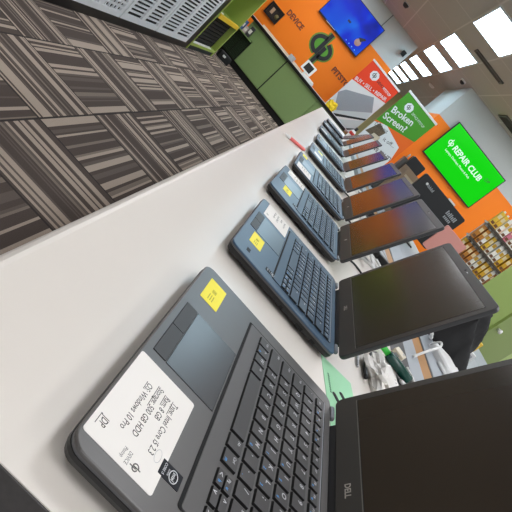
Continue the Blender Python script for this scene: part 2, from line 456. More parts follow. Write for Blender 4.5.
def key_geo(b, k, legends=True):
    u0, u1, v0, v1, leg, blue = k
    i = .8
    lo = [(U(u0), V(v0)), (U(u1), V(v0)), (U(u1), V(v1)), (U(u0), V(v1))]
    hi = [(U(u0+i), V(v0+i)), (U(u1-i*.5), V(v0+i)), (U(u1-i*.5), V(v1-i*.4)), (U(u0+i), V(v1-i*.4))]
    z0, z1 = ZK0, ZK1
    vs = [(x, y, z0) for x, y in lo]+[(x, y, z1) for x, y in hi]
    b.faces(vs, [(0,1,5,4), (3,0,4,7), (0,3,2,1), (1,2,6,5), (2,3,7,6)], M_key_shade)
    b.faces(vs, [(4,5,6,7)], M_key if legends else M_sheen_key)
    if legends and leg:
        sz = .0074 if len(leg) == 1 else .0040
        b.text(leg, sz, M_legend, T(U(u0+2.8), V(v1-3.0)-sz*.68 if v1-v0 > 9 else V((v0+v1)/2)-sz*.35, z1+.00006), bold=.01)
        if blue.strip():
            b.text(blue.strip(), .0045, M_blue_leg, T(U(u1-5.4), V(v0+2.4), z1+.00006), bold=.02)
KEY_ME = []; KEY_SHEEN = []
for k in KEYS:
    b = MB(); key_geo(b, k); me = b.mesh('key'); KEY_ME.append(me)
    me = me.copy(); KEY_SHEEN.append(me)
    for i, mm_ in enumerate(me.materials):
        if mm_ == M_key: me.materials[i] = M_sheen_key

# base
b = MB()
b.rrect(U(0), U(334), V(0), V(228), .013, .005, .0165, M_side, c0=.008, seg=6)
b.rrect(U(.6), U(333.4), V(.6), V(227.4), .0125, .0165, .0195, M_charedge, seg=6)
b.rrect(U(0), U(334), V(0), V(228), .013, .0195, HB, M_char, c1=.0016, seg=6)
BASE_ME = b.mesh('base')
def recolour(me, a, c):
    me = me.copy()
    for i, x in enumerate(me.materials):
        if x == a: me.materials[i] = c
    return me
BASE_SHEEN = recolour(BASE_ME, M_char, M_sheen_deck)
# feet
FOOT_ME = MB().box(-.02, .02, -.006, .006, 0, .0055, M_black_matt).mesh('foot')
# keyboard plate with dark groove
def plate(b):
    b.rrect(U(24.5), U(311), V(81.5), V(217.5), .003, HB-.0002, HB+.0004, M_groove)
    b.rrect(U(26.5), U(309.5), V(84.5), V(216), .0025, HB, HB+.0008, M_keypl, c1=.0004)
    b.rrect(U(24.5), U(311), V(214.6), V(215.8), .0005, HB+.0008, HB+.0012, mat('plate rim', (150, 152, 158), .35))
    return b
PLATE_ME = plate(MB()).mesh('keyboard'); PLATE_SHEEN = recolour(PLATE_ME, M_keypl, M_sheen_plate)
b = plate(MB())
for k in KEYS: key_geo(b, k, False)
KBD_FAR_ME = recolour(b.mesh('keyboard'), M_keypl, M_sheen_plate)
# ports along the right side
PORT_ME = [MB().box(U(333.9), U(334.6), V(v-w/2), V(v+w/2), .0075, .0125, M_groove).mesh('port') for v, w in ((190, 9), (160, 14), (120, 6))]
HINGE_ME = MB().lathe([(.0032, 0), (.0036, .05), (.0036, .95), (.0032, 1)], mat('hinge steel', (120, 122, 126), .35, metal=.7), (-.011, 0, 0), (.011, 0, 0), 14).mesh('hinge')

def lid_meshes():
    LH = .236
    b = MB()   # local: x right, y up the lid from the hinge axis, z = front face at 0, body behind
    b.rrect(-.168, .168, .004, LH, .010, -.0075, 0, M_lidback, c0=.003, c1=.0012, seg=6)
    b.rrect(-.1668, .1668, .0055, LH-.0015, .009, -.001, .0004, M_lid, seg=6)
    b.box(-.118, .118, -.009, .012, -.0075, -.0005, M_lidback)
    shell = b.mesh('lid')
    b = MB()
    b.rrect(-.1555, .1555, .0315, .2205, .0015, 0, .0006, M_groove)
    b.rrect(-.1548, .1548, .0322, .2198, .001, .0004, .0007, M_lcd)
    b.box(-.157, .157, .0302, .0312, .0003, .0007, mat('bezel step', (120, 118, 112), .4))
    scr = b.mesh('screen')
    wc = MB().lathe([(.0022, 0), (.0022, 1)], M_black_matt, (0, .228, .0003), (0, .228, .0007), 12).box(.010, .016, .2272, .2288, .0003, .0006, M_silver).mesh('webcam')
    dl = MB().text('DELL', .0085, mat('logo silver', (196, 190, 182), .35, metal=.3), T(-.0085, .0145, .0006), 'CENTER', bold=.03).mesh('logo')
    ro = MB().lathe([(.0042, 0), (.0042, 1)], mat('logo silver', (196, 190, 182), .35), (0, .019, .0003), (0, .019, .0008), 16).mesh('logo')
    return shell, scr, wc, dl, ro
LID_ME, SCR_ME, WEB_ME, LOGO_ME, ROUND_ME = lid_meshes()
M_sheen_pad = mat('touchpad blue sheen', (44, 62, 78), 0.3, spec=0.5)  # bluish reflection painted into the touchpad colour
PAD_ME = MB().rrect(U(107.6), U(208.8), V(23.2), V(80), .001, HB-.0003, HB+.0002, M_groove).rrect(U(108.2), U(208.2), V(23.8), V(79.4), .0008, HB, HB+.0004, M_pad).mesh('touchpad')
PAD_SHEEN = recolour(PAD_ME, M_pad, M_sheen_pad)
def btn(u0, u1):
    return MB().rrect(U(u0-.5), U(u1+.5), V(7.8), V(22.6), .001, HB-.0003, HB+.0002, M_groove).rrect(U(u0), U(u1), V(8.2), V(22.2), .001, HB, HB+.0007, M_btn, c1=.0003).mesh('touchpad_button')
BTN = [btn(108, 157.4), btn(158.2, 208)]
BADGE_ME = None
def badge_mesh(u0, u1, v0, v1):
    b = MB().rrect(U(u0), U(u1), V(v0), V(v1), .0006, HB, HB+.0004, M_badge)
    cx, cy = U((u0+u1)/2), V(v1-7)
    b.stroke([(cx+.0052*math.cos(a), cy+.0036*math.sin(a)) for a in [2*PI*k/20 for k in range(20)]], .0007, HB+.0004, HB+.00045, M_legend, closed=True)
    b.text('intel', .0042, M_legend, T(cx, cy-.0013, HB+.00046), 'CENTER', bold=.02)
    b.text('inside', .0026, M_legend, T(cx, V(v0+6.6), HB+.00046), 'CENTER')
    b.text('CORE i5', .0029, M_legend, T(cx, V(v0+2.6), HB+.00046), 'CENTER', bold=.01)
    return b.mesh('processor_badge')
def dp_logo(b, cx, cy, s, z, ink, M=None, fill=None, halo=None, ext=.00005):
    """round d and p sharing one slanting double stem; s = overall height"""
    M = M or Matrix()
    dpts = [(cx-.02*s, cy-.22*s)]+[(cx-.02*s-.30*s*math.sin(R(a)), cy+.04*s-.26*s*math.cos(R(a))) for a in range(15, 166, 15)]+[(cx-.02*s, cy+.30*s)]
    ppts = [(cx+.13*s, cy+.22*s)]+[(cx+.13*s+.26*s*math.sin(R(a)), cy-.02*s+.22*s*math.cos(R(a))) for a in range(15, 166, 15)]+[(cx+.13*s, cy-.24*s)]
    ds = [(cx, cy-.26*s), (cx, cy+.52*s)]; ps = [(cx+.13*s, cy+.1*s), (cx+.13*s, cy-.52*s)]
    w = (.125 if halo else .105)*s
    if halo:
        for q in (dpts, ppts, ds, ps): b.stroke(q, w*1.75, z, z+ext, halo, M)
    if fill:
        b.poly(dpts, z, z+ext*1.5, fill, M); b.poly(list(reversed(ppts)), z, z+ext*1.5, fill, M)
    for q in (dpts, ppts, ds, ps): b.stroke(q, w, z, z+ext*2.2, ink, M)

def spec_label(u0, u1, v0, v1, full):
    b = MB().rrect(U(u0), U(u1), V(v0), V(v1), .0025, HB, HB+.00035, M_paper)
    z = HB+.0004
    if full:
        def ln(key, rest, u, v, s=.0072):
            b.text(key+' '+rest, s, M_ink, T(U(u), V(v), z), bold=.006, sx=.86)
            b.box(U(u), U(u)+s*.52*len(key)*.86, V(v)-.0011, V(v)-.0006, z-.00005, z+.00003, M_ink)
        ln('Type:', 'Intel Core i5 2.3', u0+18, v0+44)
        ln('Ram:', '8 GB', u0+19, v0+36)
        ln('Storage:', '500 GB HDD', u0+17, v0+28)
        ln('OS:', 'Windows 10 Pro', u0+23, v0+18.5)
        b.text('JDP', .0078, M_ink, T(U(u0+80), V(v0+6), z), bold=.008, sx=.72)
        b.box(U(u0+79.5), U(u0+90), V(v0+3.8), V(v0+4.3), z-.00005, z+.00003, M_ink)
        dp_logo(b, U(u1-8), V(v1-18.5), .0085, z, mat('light ink', (96, 92, 90), .8))
        b.text('DEVICE', .0042, mat('light ink', (96, 92, 90), .8), T(U(u1-15), V(v1-27), z), sx=.8)
        b.text('Pitstop', .0042, mat('light ink', (96, 92, 90), .8), T(U(u1-15), V(v1-31.5), z), sx=.8)
        b.stroke([(U(u0+71)+.006*math.cos(a), V(v0+52.3)+.0027*math.sin(a)) for a in [2*PI*k/16 for k in range(16)]], .0003, z, z+.00002, M_grey_plastic, closed=True)
    else:
        w = u1-u0
        for k, f in enumerate((.62, .45, .6, .5)):
            vv = v1-13-k*9.5
            b.text(('Type: Intel Core i5', 'Ram: 8 GB', 'Storage: 500 GB HDD', 'OS: Windows 10 Pro')[k], .0062, M_ink, T(U(u0+14), V(vv), z), sx=.8)
        b.text('JDP', .007, M_ink, T(U(u1-22), V(v0+5), z), sx=.8)
    return b.mesh('spec_label')
def yellow_sticker(u0, u1, v0, v1):
    b = MB().rrect(U(u0), U(u1), V(v0), V(v1), .0012, HB, HB+.00035, M_yellow)
    mk = mat('yellow sticker print', (186, 176, 60), .7)
    for k in range(9):
        b.box(U(u0+(u1-u0)*.36)+k*.0009, U(u0+(u1-u0)*.36)+k*.0009+.0005, V(v0+9), V(v0+15), HB+.00035, HB+.0004, mk)
    for k in range(3):
        b.box(U(u0+(u1-u0)*.6), U(u0+(u1-u0)*.85), V(v0+8+3*k), V(v0+9.2+3*k), HB+.00035, HB+.0004, mk)
    return b.mesh('yellow_sticker')

def laptop(label, x, y, yaw, tilt, white, yellow, badge, keys=True, logo=LOGO_ME, silver=False, small=None, full=False, s=1.0):
    """x,y: left front corner on the counter; row runs away along +y"""
    rz = R(-90+yaw)
    ca, sa = math.cos(rz), math.sin(rz)
    lx, ly = U(0)*s, V(0)*s
    t = thing('laptop', label, 'laptop', (x-(lx*ca-ly*sa), y-(lx*sa+ly*ca), ZC), rz, 'open laptops in a row on the counter')
    t.scale = (s, s, s)
    put('base', BASE_ME if full else BASE_SHEEN, t)
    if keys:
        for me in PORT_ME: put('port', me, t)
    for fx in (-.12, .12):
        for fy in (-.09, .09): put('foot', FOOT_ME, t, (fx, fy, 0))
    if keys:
        kb = put('keyboard', PLATE_ME if full else PLATE_SHEEN, t)
        for me in (KEY_ME if full else KEY_SHEEN): put('key', me, kb)
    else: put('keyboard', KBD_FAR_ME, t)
    put('touchpad', PAD_ME if full else PAD_SHEEN, t)
    for me in BTN: put('touchpad_button', me, t)
    if white: put('spec_label', spec_label(*white, full), t)
    if yellow: put('yellow_sticker', yellow_sticker(*yellow), t)
    if badge: put('processor_badge', badge_mesh(*badge), t)
    if small: put('small_sticker', MB().rrect(U(small[0]), U(small[1]), V(small[2]), V(small[3]), .0006, HB, HB+.0003, M_badge).mesh('small_sticker'), t)
    for ux in (27, 307): put('hinge', HINGE_ME, t, (U(ux), V(230.5), .0215))
    # lid frame: x right, y up along the lid, z towards the person sitting at it
    lid = put('lid', LID_ME, t, (0, V(231.5), .0215), (R(90-tilt), 0, 0))
    put('screen', SCR_ME, lid)
    if keys: put('webcam', WEB_ME, lid)
    if logo: put('logo', logo, lid)
    return t

laptop('nearest open black laptop with large white spec label and yellow sticker', 0.0, 0.0, 0, 20.8, (220.5, 321, 2, 62.5), (22, 76, 14, 39), (288.3, 302, 59, 78), full=True)
laptop('open laptop second from the front, white label at its left palm rest corner', 0.006, 0.457, 0, 18, (1.5, 93, 17, 78), (217, 271, 21, 46), (295, 307, 66.5, 88), small=(299.5, 313, 25, 32))
S15 = 1.08
laptop('open laptop third from the front, warm brown glow on its screen', -.002, 0.952, -0.4, 19.5, (1.5, 68, 18, 82), (214, 270, 31, 56), (290, 302, 70, 90), logo=ROUND_ME, s=1.055)
laptop('open laptop fourth from the front, orange and blue reflected in its screen', 0.010, 1.475, 1.0, 20.0, (236, 331, 9, 70), (2, 52, 13, 36), None, logo=ROUND_ME, s=S15)
laptop('open laptop fifth from the front, white label near its right front edge', 0.032, 2.13, 1.2, 21, (150, 285, 25, 72), (50, 110, 44, 74), None, keys=False, logo=None, s=S15)
laptop('open laptop sixth from the front, bluish screen beside the banner', 0.034, 2.84, 1.4, 23, None, (110, 190, 20, 58), None, keys=False, logo=None, s=S15)
laptop('open laptop seventh from the front, green logo mirrored in its screen', 0.018, 3.75, 1, 23, (200, 300, 10, 60), (120, 190, 20, 50), None, keys=False, logo=None, s=1.2)
laptop('open laptop eighth from the front, second farthest in the row', 0.018, 4.7, 1, 25, (90, 260, 15, 50), None, None, keys=False, logo=None, s=1.2)
laptop('farthest open laptop at the end of the row, last before the banner', 0.04, 5.75, 0, 36, (100, 240, 20, 60), None, None, keys=False, logo=None, s=1.2)

# ------------------------------------------------------------------ small things on the counter
# mint flyer between the two nearest laptops
fl = thing('flyer', 'mint green paper flyer lying between the two nearest laptops', 'flyer', (.279, .062, ZC), R(-80))
b = MB().box(-.09, .09, -.036, .036, 0, .0006, M_mint)
b.build('sheet', fl)
b = MB()
for (xx, yy, a, l) in ((-.022, .010, -52, .034), (-.010, -.012, -52, .022), (-.036, .024, -52, .012)):
    b.rrect(-.0045, .0045, -l/2, l/2, .004, .0006, .0010, M_dark_in, T(xx, yy, 0) @ RZ(a))
for k in range(9): b.box(-.055+.005*k, -.0522+.005*k, -.026, -.023, .0006, .0009, mat('flyer print', (92, 150, 112), .8))
b.build('print', fl)

# crumpled white paper
def crumple(name, label, cat, loc, sx, sy, sz, m, seed):
    random.seed(seed)
    bm2 = bmesh.new(); bmesh.ops.create_icosphere(bm2, subdivisions=3, radius=1)
    for v in bm2.verts:
        n = v.co.normalized()
        k = 1+.22*math.sin(7*n.x+seed)+.16*math.sin(11*n.y+4*n.z)+.12*math.sin(17*n.z-9*n.x)+random.uniform(-.08, .08)
        v.co = Vector((n.x*sx*k, n.y*sy*k, max(n.z*sz*k, -sz*.6)))
    zmin = min(v.co.z for v in bm2.verts)
    for v in bm2.verts: v.co.z -= zmin
    bm2.verts.index_update()
    b = MB(); b.faces([tuple(v.co) for v in bm2.verts], [[v.index for v in f.verts] for f in bm2.faces], m)
    bm2.free()
    o = b.build(name, None, loc)
    return tag(o, label, cat)
crumple('crumpled_paper', 'crumpled white paper wrapper lying behind the nearest laptop screen', 'paper', (on_z(379, 373, ZC+.012).x, on_z(379, 373, ZC+.012).y, ZC), .034, .06, .018, M_paper, 3)
o = MB().box(-.02, .02, -.03, .03, 0, .004, M_paper).box(-.016, .016, .012, .015, .004, .0043, M_grey_plastic).box(-.016, .016, .0, .003, .004, .0043, M_grey_plastic).box(-.016, .012, -.012, -.009, .004, .0043, M_grey_plastic).build('folded_leaflet', None, (on_z(390, 378, ZC).x, on_z(390, 378, ZC).y, ZC), (0, 0, R(20)))
tag(o, 'small folded white leaflet printed with lines beside crumpled paper', 'leaflet')
tag(MB().tube([(.335, .22, ZC+.006), (.338, .27, ZC+.006), (.350, .318, ZC+.012), (.362, .335, ZC+.016)], .004, M_black).build('black_cable'), 'thick black cable end curving past the crumpled white paper', 'cable')
tag(MB().tube([(.318, .235, ZC+.003), (.322, .29, ZC+.003), (.345, .345, ZC+.003), (.40, .44, ZC+.003), (.43, .50, ZC+.003)], .0022, M_grey_plastic).build('grey_cable'), 'thin grey cable lying on the counter behind crumpled paper', 'cable')
# green bottle lying down
bt = thing('spray_bottle', 'dark green bottle with bright green neck lying in black channel', 'bottle', on_z(398, 367, ZC+.012))
A, B = (-.030, .010, 0), (.036, -.004, 0)
MB().lathe([(.0, 0), (.010, 0), (.0105, .06), (.0115, .14), (.0115, .94), (.0095, 1), (0, 1)], M_bottle, A, B, 18).build('body', bt)
MB().lathe([(.0, 0), (.0065, 0), (.0065, .2), (.007, 1), (0, 1)], M_brightgreen, (-.055, .019, 0), A, 14).build('neck', bt)
MB().tube([(-.055, .019, 0), (-.066, .04, 0), (-.07, .062, -.004)], .0025, M_brightgreen).build('nozzle', bt)
# usb charger
ub = thing('usb_adapter', 'small cream coloured adapter block on the black channel', 'adapter', on_z(399, 354, ZC+.008)-Vector((0, 0, .008)), R(-28))
MB().rrect(-.015, .015, -.021, .021, .004, 0, .014, M_cream, c1=.002).build('body', ub)
MB().box(-.006, .006, -.0225, -.021, .003, .010, M_grey_plastic).build('socket', ub)
MB().box(.004, .010, .004, .012, .014, .0144, M_grey_plastic).build('mark', ub)
# white clip holding bottle
tag(MB().tube([(.462, .385, ZC+.004), (.500, .40, ZC+.004), (.522, .45, ZC+.004), (.505, .50, ZC+.004)], .0042, M_white).build('white_clip'), 'white plastic hook around the base of green bottle', 'hook')
# white cable over wood board
tag(MB().tube([(.568, .655, ZC+.0), (.60, .70, ZC+.03), (.65, .78, ZC+.05), (.70, .90, ZC+.04), (.74, 1.0, ZC+.0), (.76, 1.02, ZC-.02)], .0035, M_white).build('white_cable'), 'thick white cable arching across the wooden rear board', 'cable')

# red and white pen on the counter
pn = thing('pen', 'slim red and white pen lying beside the fourth laptop', 'pen', (-.035, 1.66, ZC+.004))
p0, p1 = Vector((-.052, -.085, .003)), Vector((.060, .085, .003))
MB().lathe([(.0, 0), (.007, .02), (.007, .9), (.005, 1)], mat('pen red', (232, 112, 108), .4), p0.lerp(p1, .25), p1, 10).build('barrel', pn)
MB().lathe([(.001, 0), (.007, .9), (.007, 1)], M_white, p0, p0.lerp(p1, .25), 10).build('tip', pn)

# bottle at the end of the counter
eb = thing('small_spray_can', 'small white bottle with red band at the counter end', 'bottle', (.40, 6.4, ZC))
MB().lathe([(0, 0), (.035, 0), (.037, .05), (.037, .8), (.03, .95), (.018, 1), (0, 1)], M_white, (0, 0, 0), (0, 0, .16), 18).build('body', eb)
MB().lathe([(.038, 0), (.038, 1)], mat('red band', (196, 44, 40), .4), (0, 0, .09), (0, 0, .13), 18).build('band', eb)
MB().lathe([(.016, 0), (.02, .3), (.02, 1), (0, 1)], M_black, (0, 0, .16), (0, 0, .21), 14).build('cap', eb)

# adapters and cables strewn behind the lids further along
for k, (x, y, l, rz) in enumerate(((.40, 1.02, 'loose white cable bundle behind the second laptop', 30), (.42, 1.75, 'loose white cable bundle behind the third laptop', -20), (.40, 2.35, 'loose white cable bundle behind the fourth laptop', 50))):
    b = MB(); random.seed(20+k)
    pts = []
    for j in range(12): pts.append((random.uniform(-.05, .07), random.uniform(-.11, .11), random.uniform(.005, .035)))
    b.tube(pts, .0045, M_white)
    o = b.build('cable_bundle', None, (x, y, ZC), (0, 0, R(rz))); tag(o, l, 'cable', 'cables behind the laptops')
for k, (x, y, l) in enumerate(((.36, .80, 'thin black charging cable running behind the second laptop screen'), (.36, 1.32, 'thin black charging cable running behind the third laptop screen'), (.36, 1.9, 'thin black charging cable running behind the fourth laptop screen'))):
    tag(MB().tube([(x-.10, y-.02, ZC+.004), (x-.03, y+.05, ZC+.004), (x+.02, y+.03, ZC+.004), (x+.07, y-.02, ZC+.004), (x+.12, y+.05, ZC+.004)], .003, M_black).build('charging_cable'), l, 'cable', 'black charging cables')
for k, (x, y, l) in enumerate(((.49, 1.32, 'black power adapter lying behind the second laptop'), (.50, 1.62, 'black power adapter lying behind the third laptop'), (.50, 2.2, 'black power adapter lying behind the fourth laptop'))):
    a = thing('power_adapter', l, 'power adapter', (x, y, ZC-.002), R(15), 'power adapters on the counter')
    MB().rrect(-.03, .03, -.06, .06, .008, 0, .03, M_black, c1=.003).build('body', a)
    MB().box(-.018, .018, -.035, .03, .03, .0303, M_grey_plastic).build('rating_label', a)

# ------------------------------------------------------------------ work desk behind the counter
ZD = .90
wd = thing('work_desk', 'light grey work desk standing behind the counter', 'desk', (0, 0, 0))
MB().box(.69, 1.30, .1, 4.6, .86, ZD, M_lightgrey, bev=.004).build('desk_top', wd)
for x in (.74, 1.26):
    for y in (.2, 2.3, 4.5): MB().box(x-.025, x+.025, y-.025, y+.025, 0, .86, M_grey_plastic).build('leg', wd)
for k, (pts, l) in enumerate((([(.72, 1.02, .93), (.77, 1.10, .906), (.86, 1.3, .906), (.90, 1.05, .906), (.82, .9, .906)], 'white cable looped on the grey desk beside black bag'),
        ([(.78, 1.4, .906), (.84, 1.2, .906), (.95, 1.1, .906), (.90, .92, .906), (.80, .82, .906), (.75, .9, .906)], 'white cable coiled on the grey desk below black bag'))):
    tag(MB().tube(pts, .006, M_white).build('white_cable'), l, 'cable', 'white cables on the grey desk')
t = thing('router', 'white rounded router box lying on the grey work desk', 'router', (.80, .96, ZD), R(15))
MB().rrect(-.05, .05, -.07, .07, .02, 0, .025, M_white, c1=.008).build('housing', t)
MB().box(-.02, .02, -.072, -.068, .008, .016, M_grey_plastic).build('port', t)

# black fabric bag
def bag():
    t = thing('black_bag', 'slouched black fabric bag with folds on the grey desk', 'bag', (.815, 1.205, ZD), R(-48))
    ZB_ = .20; b = MB(); nz = 10; rings = []
    for k in range(nz+1):
        s = k/nz; ring = []
        for j in range(28):
            a = 2*PI*j/28
            rx = .17*(1-.72*s)+.012*math.sin(5*a+9*s); ry = .06*(1-.45*s)+.010*math.sin(7*a-6*s)
            c, sn = math.cos(a), math.sin(a)
            ring.append((math.copysign(abs(c)**.6, c)*rx, math.copysign(abs(sn)**.7, sn)*ry+.02*s, ZB_*s+.012*math.sin(3*a)*s))
        rings.append(ring)
    b.loops(rings, mat('black fabric', (24, 24, 25), .75, bump=.4, vscale=40), None, True)
    b.build('body', t)
    MB().tube([(-.035, .02, .195), (-.03, .02, .21), (.03, .02, .21), (.035, .02, .195)], .01, M_black_matt).build('handle', t)
bag()

# lime cabinet at right with knob
lc = thing('lime_cabinet', 'tall lime green cabinet with a white knob beside product rack', 'cabinet', (1.60, 2.5, 0), R(35))
MB().box(0, .9, 0, .26, .06, 1.34, mat('lime cabinet lit side', (176, 200, 116), .45)).box(.02, .88, .03, .23, 0, .06, M_black_matt).build('body', lc)  # lighter lime paints this side as the lit face
MB().box(.004, .45, -.018, 0, .08, 1.33, mat('lime door shaded', (130, 152, 72), .45), bev=.003).build('door', lc)  # darker lime paints shade onto the door face
d_ = ray(498, 329); q_ = RZ(35); n_ = (q_ @ Vector((0, -1, 0))).normalized(); o_ = Vector((1.60, 2.5, 0))+n_*.018
kp = CAM+d_*((o_-CAM).dot(n_)/d_.dot(n_)); kl = q_.inverted() @ (kp-Vector((1.60, 2.5, 0)))
MB().lathe([(.008, 0), (.01, .4), (.016, .7), (.014, 1), (0, 1)], M_white, (0, 0, 0), (0, -.03, 0), 14).build('knob', lc, kl)
# boxed products by the cabinet
for k, (px, py, zz, w, d, h, l) in enumerate(((473, 345, .945, .045, .035, .08, 'yellow boxed product standing before the lime cabinet'), (464, 357, .935, .042, .035, .07, 'white boxed product beside the yellow box'))):
    p = on_z(px, py, zz)
    t = thing('product_box', l, 'box', (p.x, p.y, ZD), R(-20), 'boxes on the desk')
    MB().box(-w/2, w/2, -d/2, d/2, 0, h, mat('box card %d' % k, ((228, 190, 60), (232, 232, 230))[k], .5)).build('carton', t)
    MB().box(-w*.3, w*.3, -d/2-.001, -d/2, h*.62, h*.86, M_paper if k == 0 else mat('grey print', (170, 172, 176), .6)).build('front_label', t)
    MB().box(-w*.4, w*.4, -d/2-.001, -d/2, h*.2, h*.4, M_black if k == 0 else mat('amber print', (206, 176, 90), .6)).build('front_print', t)
# desk extension for those: they stand on the work desk (x up to 1.5)
MB().box(1.30, 1.52, 1.2, 2.2, .86, ZD, M_lightgrey).build('desk_return', wd)

# rose gold tablet standing upright on the counter behind the third laptop
ra, rb_ = on_y(448.2, 224.5, 1.08), on_y(466.8, 247.6, 1.08)
rw = rb_.x-ra.x; rh = (ra.z+rb_.z)/2-ZC
ro = thing('tablet', 'small rose gold tablet raised on a stand behind the third laptop screen', 'tablet', ((ra.x+rb_.x)/2, 1.08, ZC-.003), R(0))
M_rose = mat('rose gold', (214, 150, 140), .4, metal=.25)
MB().rrect(-rw/2, rw/2, rh-.095, rh+.003, .006, -.004, .004, M_rose, RX(90), c0=.001, c1=.001).build('shell', ro)
MB().box(-rw/2+.006, rw/2-.006, .0041, .0048, rh-.088, rh-.004, M_black).build('screen', ro)
MB().box(-.02, .02, .004, .07, 0, .008, M_grey_plastic).box(-.012, .012, .0049, .012, .008, rh-.05, M_grey_plastic).build('stand', ro)

# large black monitor seen from behind, and a small one
def monitor(name, label, px_tl, px_tr, px_b, y, zb, group=None, txt=None):
    a, c = on_y(*px_tl, y), on_y(*px_tr, y)
    w = (c-a).length; zt = (a.z+c.z)/2; cx = (a.x+c.x)/2
    t = thing(name, label, 'monitor', (cx, y, zb), 0, group)
    hz = zt-zb; hgt = min(.34, hz-.06)
    MB().rrect(-w/2, w/2, hz-hgt, hz, .012, -.025, .02, M_black, T(0, 0, 0) @ Matrix(), c0=0).bm.free() if False else None
    MB().rrect(-w/2, w/2, hz-hgt, hz, .015, -.02, .02, mat('monitor shell', (20, 22, 26), .5), RX(90), c0=.004, c1=.004).build('housing', t)
    MB().box(-.04, .04, .02, .045, .01, hz-.1, M_black).build('stand', t)
    MB().rrect(-.13, .13, -.09, .09, .02, 0, .012, M_black, c1=.004).build('stand_base', t)
    if txt:
        b = MB()
        lg = mat('monitor lettering', (150, 154, 160), .4)
        MB().lathe([(.010, 0), (.010, 1)], M_white, (-w/2+.06, -.0205, hz-.045), (-w/2+.06, -.022, hz-.045), 14).build('round_mark', t)
        for k in range(7): b.box(-w/2+.075+.0085*k, -w/2+.080+.0085*k, -.0215, -.0202, hz-.058, hz-.036-(.006 if k % 2 else 0), lg)
        b.build('brand_mark', t); b = MB()
        for k in range(7): b.box(w/2-.135+.014*k, w/2-.126+.014*k, -.0215, -.0202, hz-.075, hz-.042-(.008 if k % 3 == 1 else 0), lg)
        for k in range(5): b.box(w/2-.125+.014*k, w/2-.116+.014*k, -.0215, -.0202, hz-.105, hz-.085, lg)
        b.build('model_mark', t)
        MB().box(w/2-.20, w/2-.14, -.03, .0, hz, hz+.012, M_white).build('webcam_clip', t)
    return t
monitor('computer_monitor', 'large black monitor with pale lettering behind the third laptop', (428, 172), (464, 221), None, 3.2, ZD, None, True)
monitor('computer_monitor', 'small black monitor behind the fourth laptop, left of the large one', (415, 155.5), (425.5, 169), None, 4.3, ZD)
t = thing('cardboard_box', 'tan cardboard box between the two black monitors', 'box', (on_y(419, 177, 3.7).x, 3.7, ZD), R(4))
MB().box(-.13, .13, -.09, .09, 0, .35, mat('tan card', (150, 130, 108), .8)).build('carton', t)
MB().box(-.11, .11, -.092, -.09, .28, .30, mat('tape', (190, 176, 150), .4)).build('tape', t)
# metal tool caddy left of the small monitor
t = thing('tool_stand', 'small metal tool stand left of the small black monitor', 'tool stand', (.86, 4.45, ZD))
MB().box(-.10, .10, -.06, .06, 0, .40, mat('brushed grey', (110, 108, 104), .45, metal=.4)).build('block', t)
for k in range(6):
    MB().lathe([(.007, 0), (.009, .3), (.009, .8), (.004, 1)], (M_silver, M_black, M_wood)[k % 3], (-.08+.032*k, 0, .40), (-.08+.032*k, .0, .45+.012*(k % 3)), 8).build('tool', t)

# ------------------------------------------------------------------ product rack in front of the right wall
rk = thing('product_rack', 'gondola rack of packaged accessories before the orange wall', 'rack', (2.62, 5.2, 0))
M_rackw = mat('rack grey', (196, 194, 188), .5)
RW_, RX0 = 1.30, -.64
SH = [.62, .86, 1.10, 1.33, 1.56]
MB().box(RX0+.06, RX0+RW_, .09, .12, 0, 1.56, M_rackw).build('back_panel', rk)
for x in (RX0+.3, RX0+RW_-.06): MB().box(x, x+.02, .06, .09, 0, 1.5, M_rackw).build('upright', rk)
for z in SH: MB().box(RX0+.03, RX0+RW_-.03, -.04, .09, z-.02, z, M_rackw).box(RX0+.03, RX0+RW_-.03, -.046, -.04, z-.024, z+.004, mat('shelf lip', (70, 58, 46), .5)).build('shelf', rk)
random.seed(11)
PK = [(214, 164, 24), (226, 182, 40), (232, 228, 216), (190, 120, 28), (150, 96, 30), (214, 120, 140), (240, 236, 226), (160, 190, 60), (120, 30, 60)]
names = {0: 'amber', 1: 'yellow', 2: 'white', 3: 'brown', 4: 'dark brown', 5: 'pink', 6: 'pale', 7: 'green', 8: 'maroon'}
pk_me = {}
for i, c in enumerate(PK):
    cm = mat('pack '+names[i], c, .35)
    hh = .185
    a = MB().box(-.024, .024, 0, .05, 0, hh, cm, bev=.003).mesh('carton')
    l = MB().box(-.019, .019, -.0015, 0, hh*.55, hh*.8, mat('pack label', (226, 206, 160), .4) if i not in (2, 6) else mat('pack label yellow', (206, 160, 30), .4)).mesh('front_label')
    st_me = MB().box(-.019, .019, -.0015, 0, .018, .05, mat('pack stripe', (110, 66, 24), .5)).mesh('printed_band')
    h = MB().box(-.012, .012, .022, .026, hh, hh+.02, mat('pack hanger', (220, 220, 216), .3)).mesh('hang_tab')
    pk_me[i] = (a, l, h, st_me)
ordn = ['bottom', 'second', 'third', 'fourth', 'top']
for si, z in enumerate(SH):
    for j in range(20):
        wts = ([6, 4, 1, 4, 3, 0, 1, 0, 0] if j % 7 < 4 else [1, 2, 5, 1, 0, 1, 4, 0, 0]) if si < 4 else [1, 1, 4, 0, 0, 3, 4, 1, 1]
        i = random.choices(range(9), wts)[0]
        if si == 4 and j in (0, 1): i = 1
        t = thing('product_pack', '%s product pack on the %s shelf of rack, %d from left' % (names[i], ordn[si], j+1), 'product pack', (2.62+RX0+.065+j*.0605, 5.2-.02+random.uniform(0, .03), z), R(random.uniform(-4, 4)), 'product packs on the %s rack shelf' % ordn[si])
        for nm, me in zip(('carton', 'front_label', 'hang_tab', 'printed_band'), pk_me[i]): put(nm, me, t)

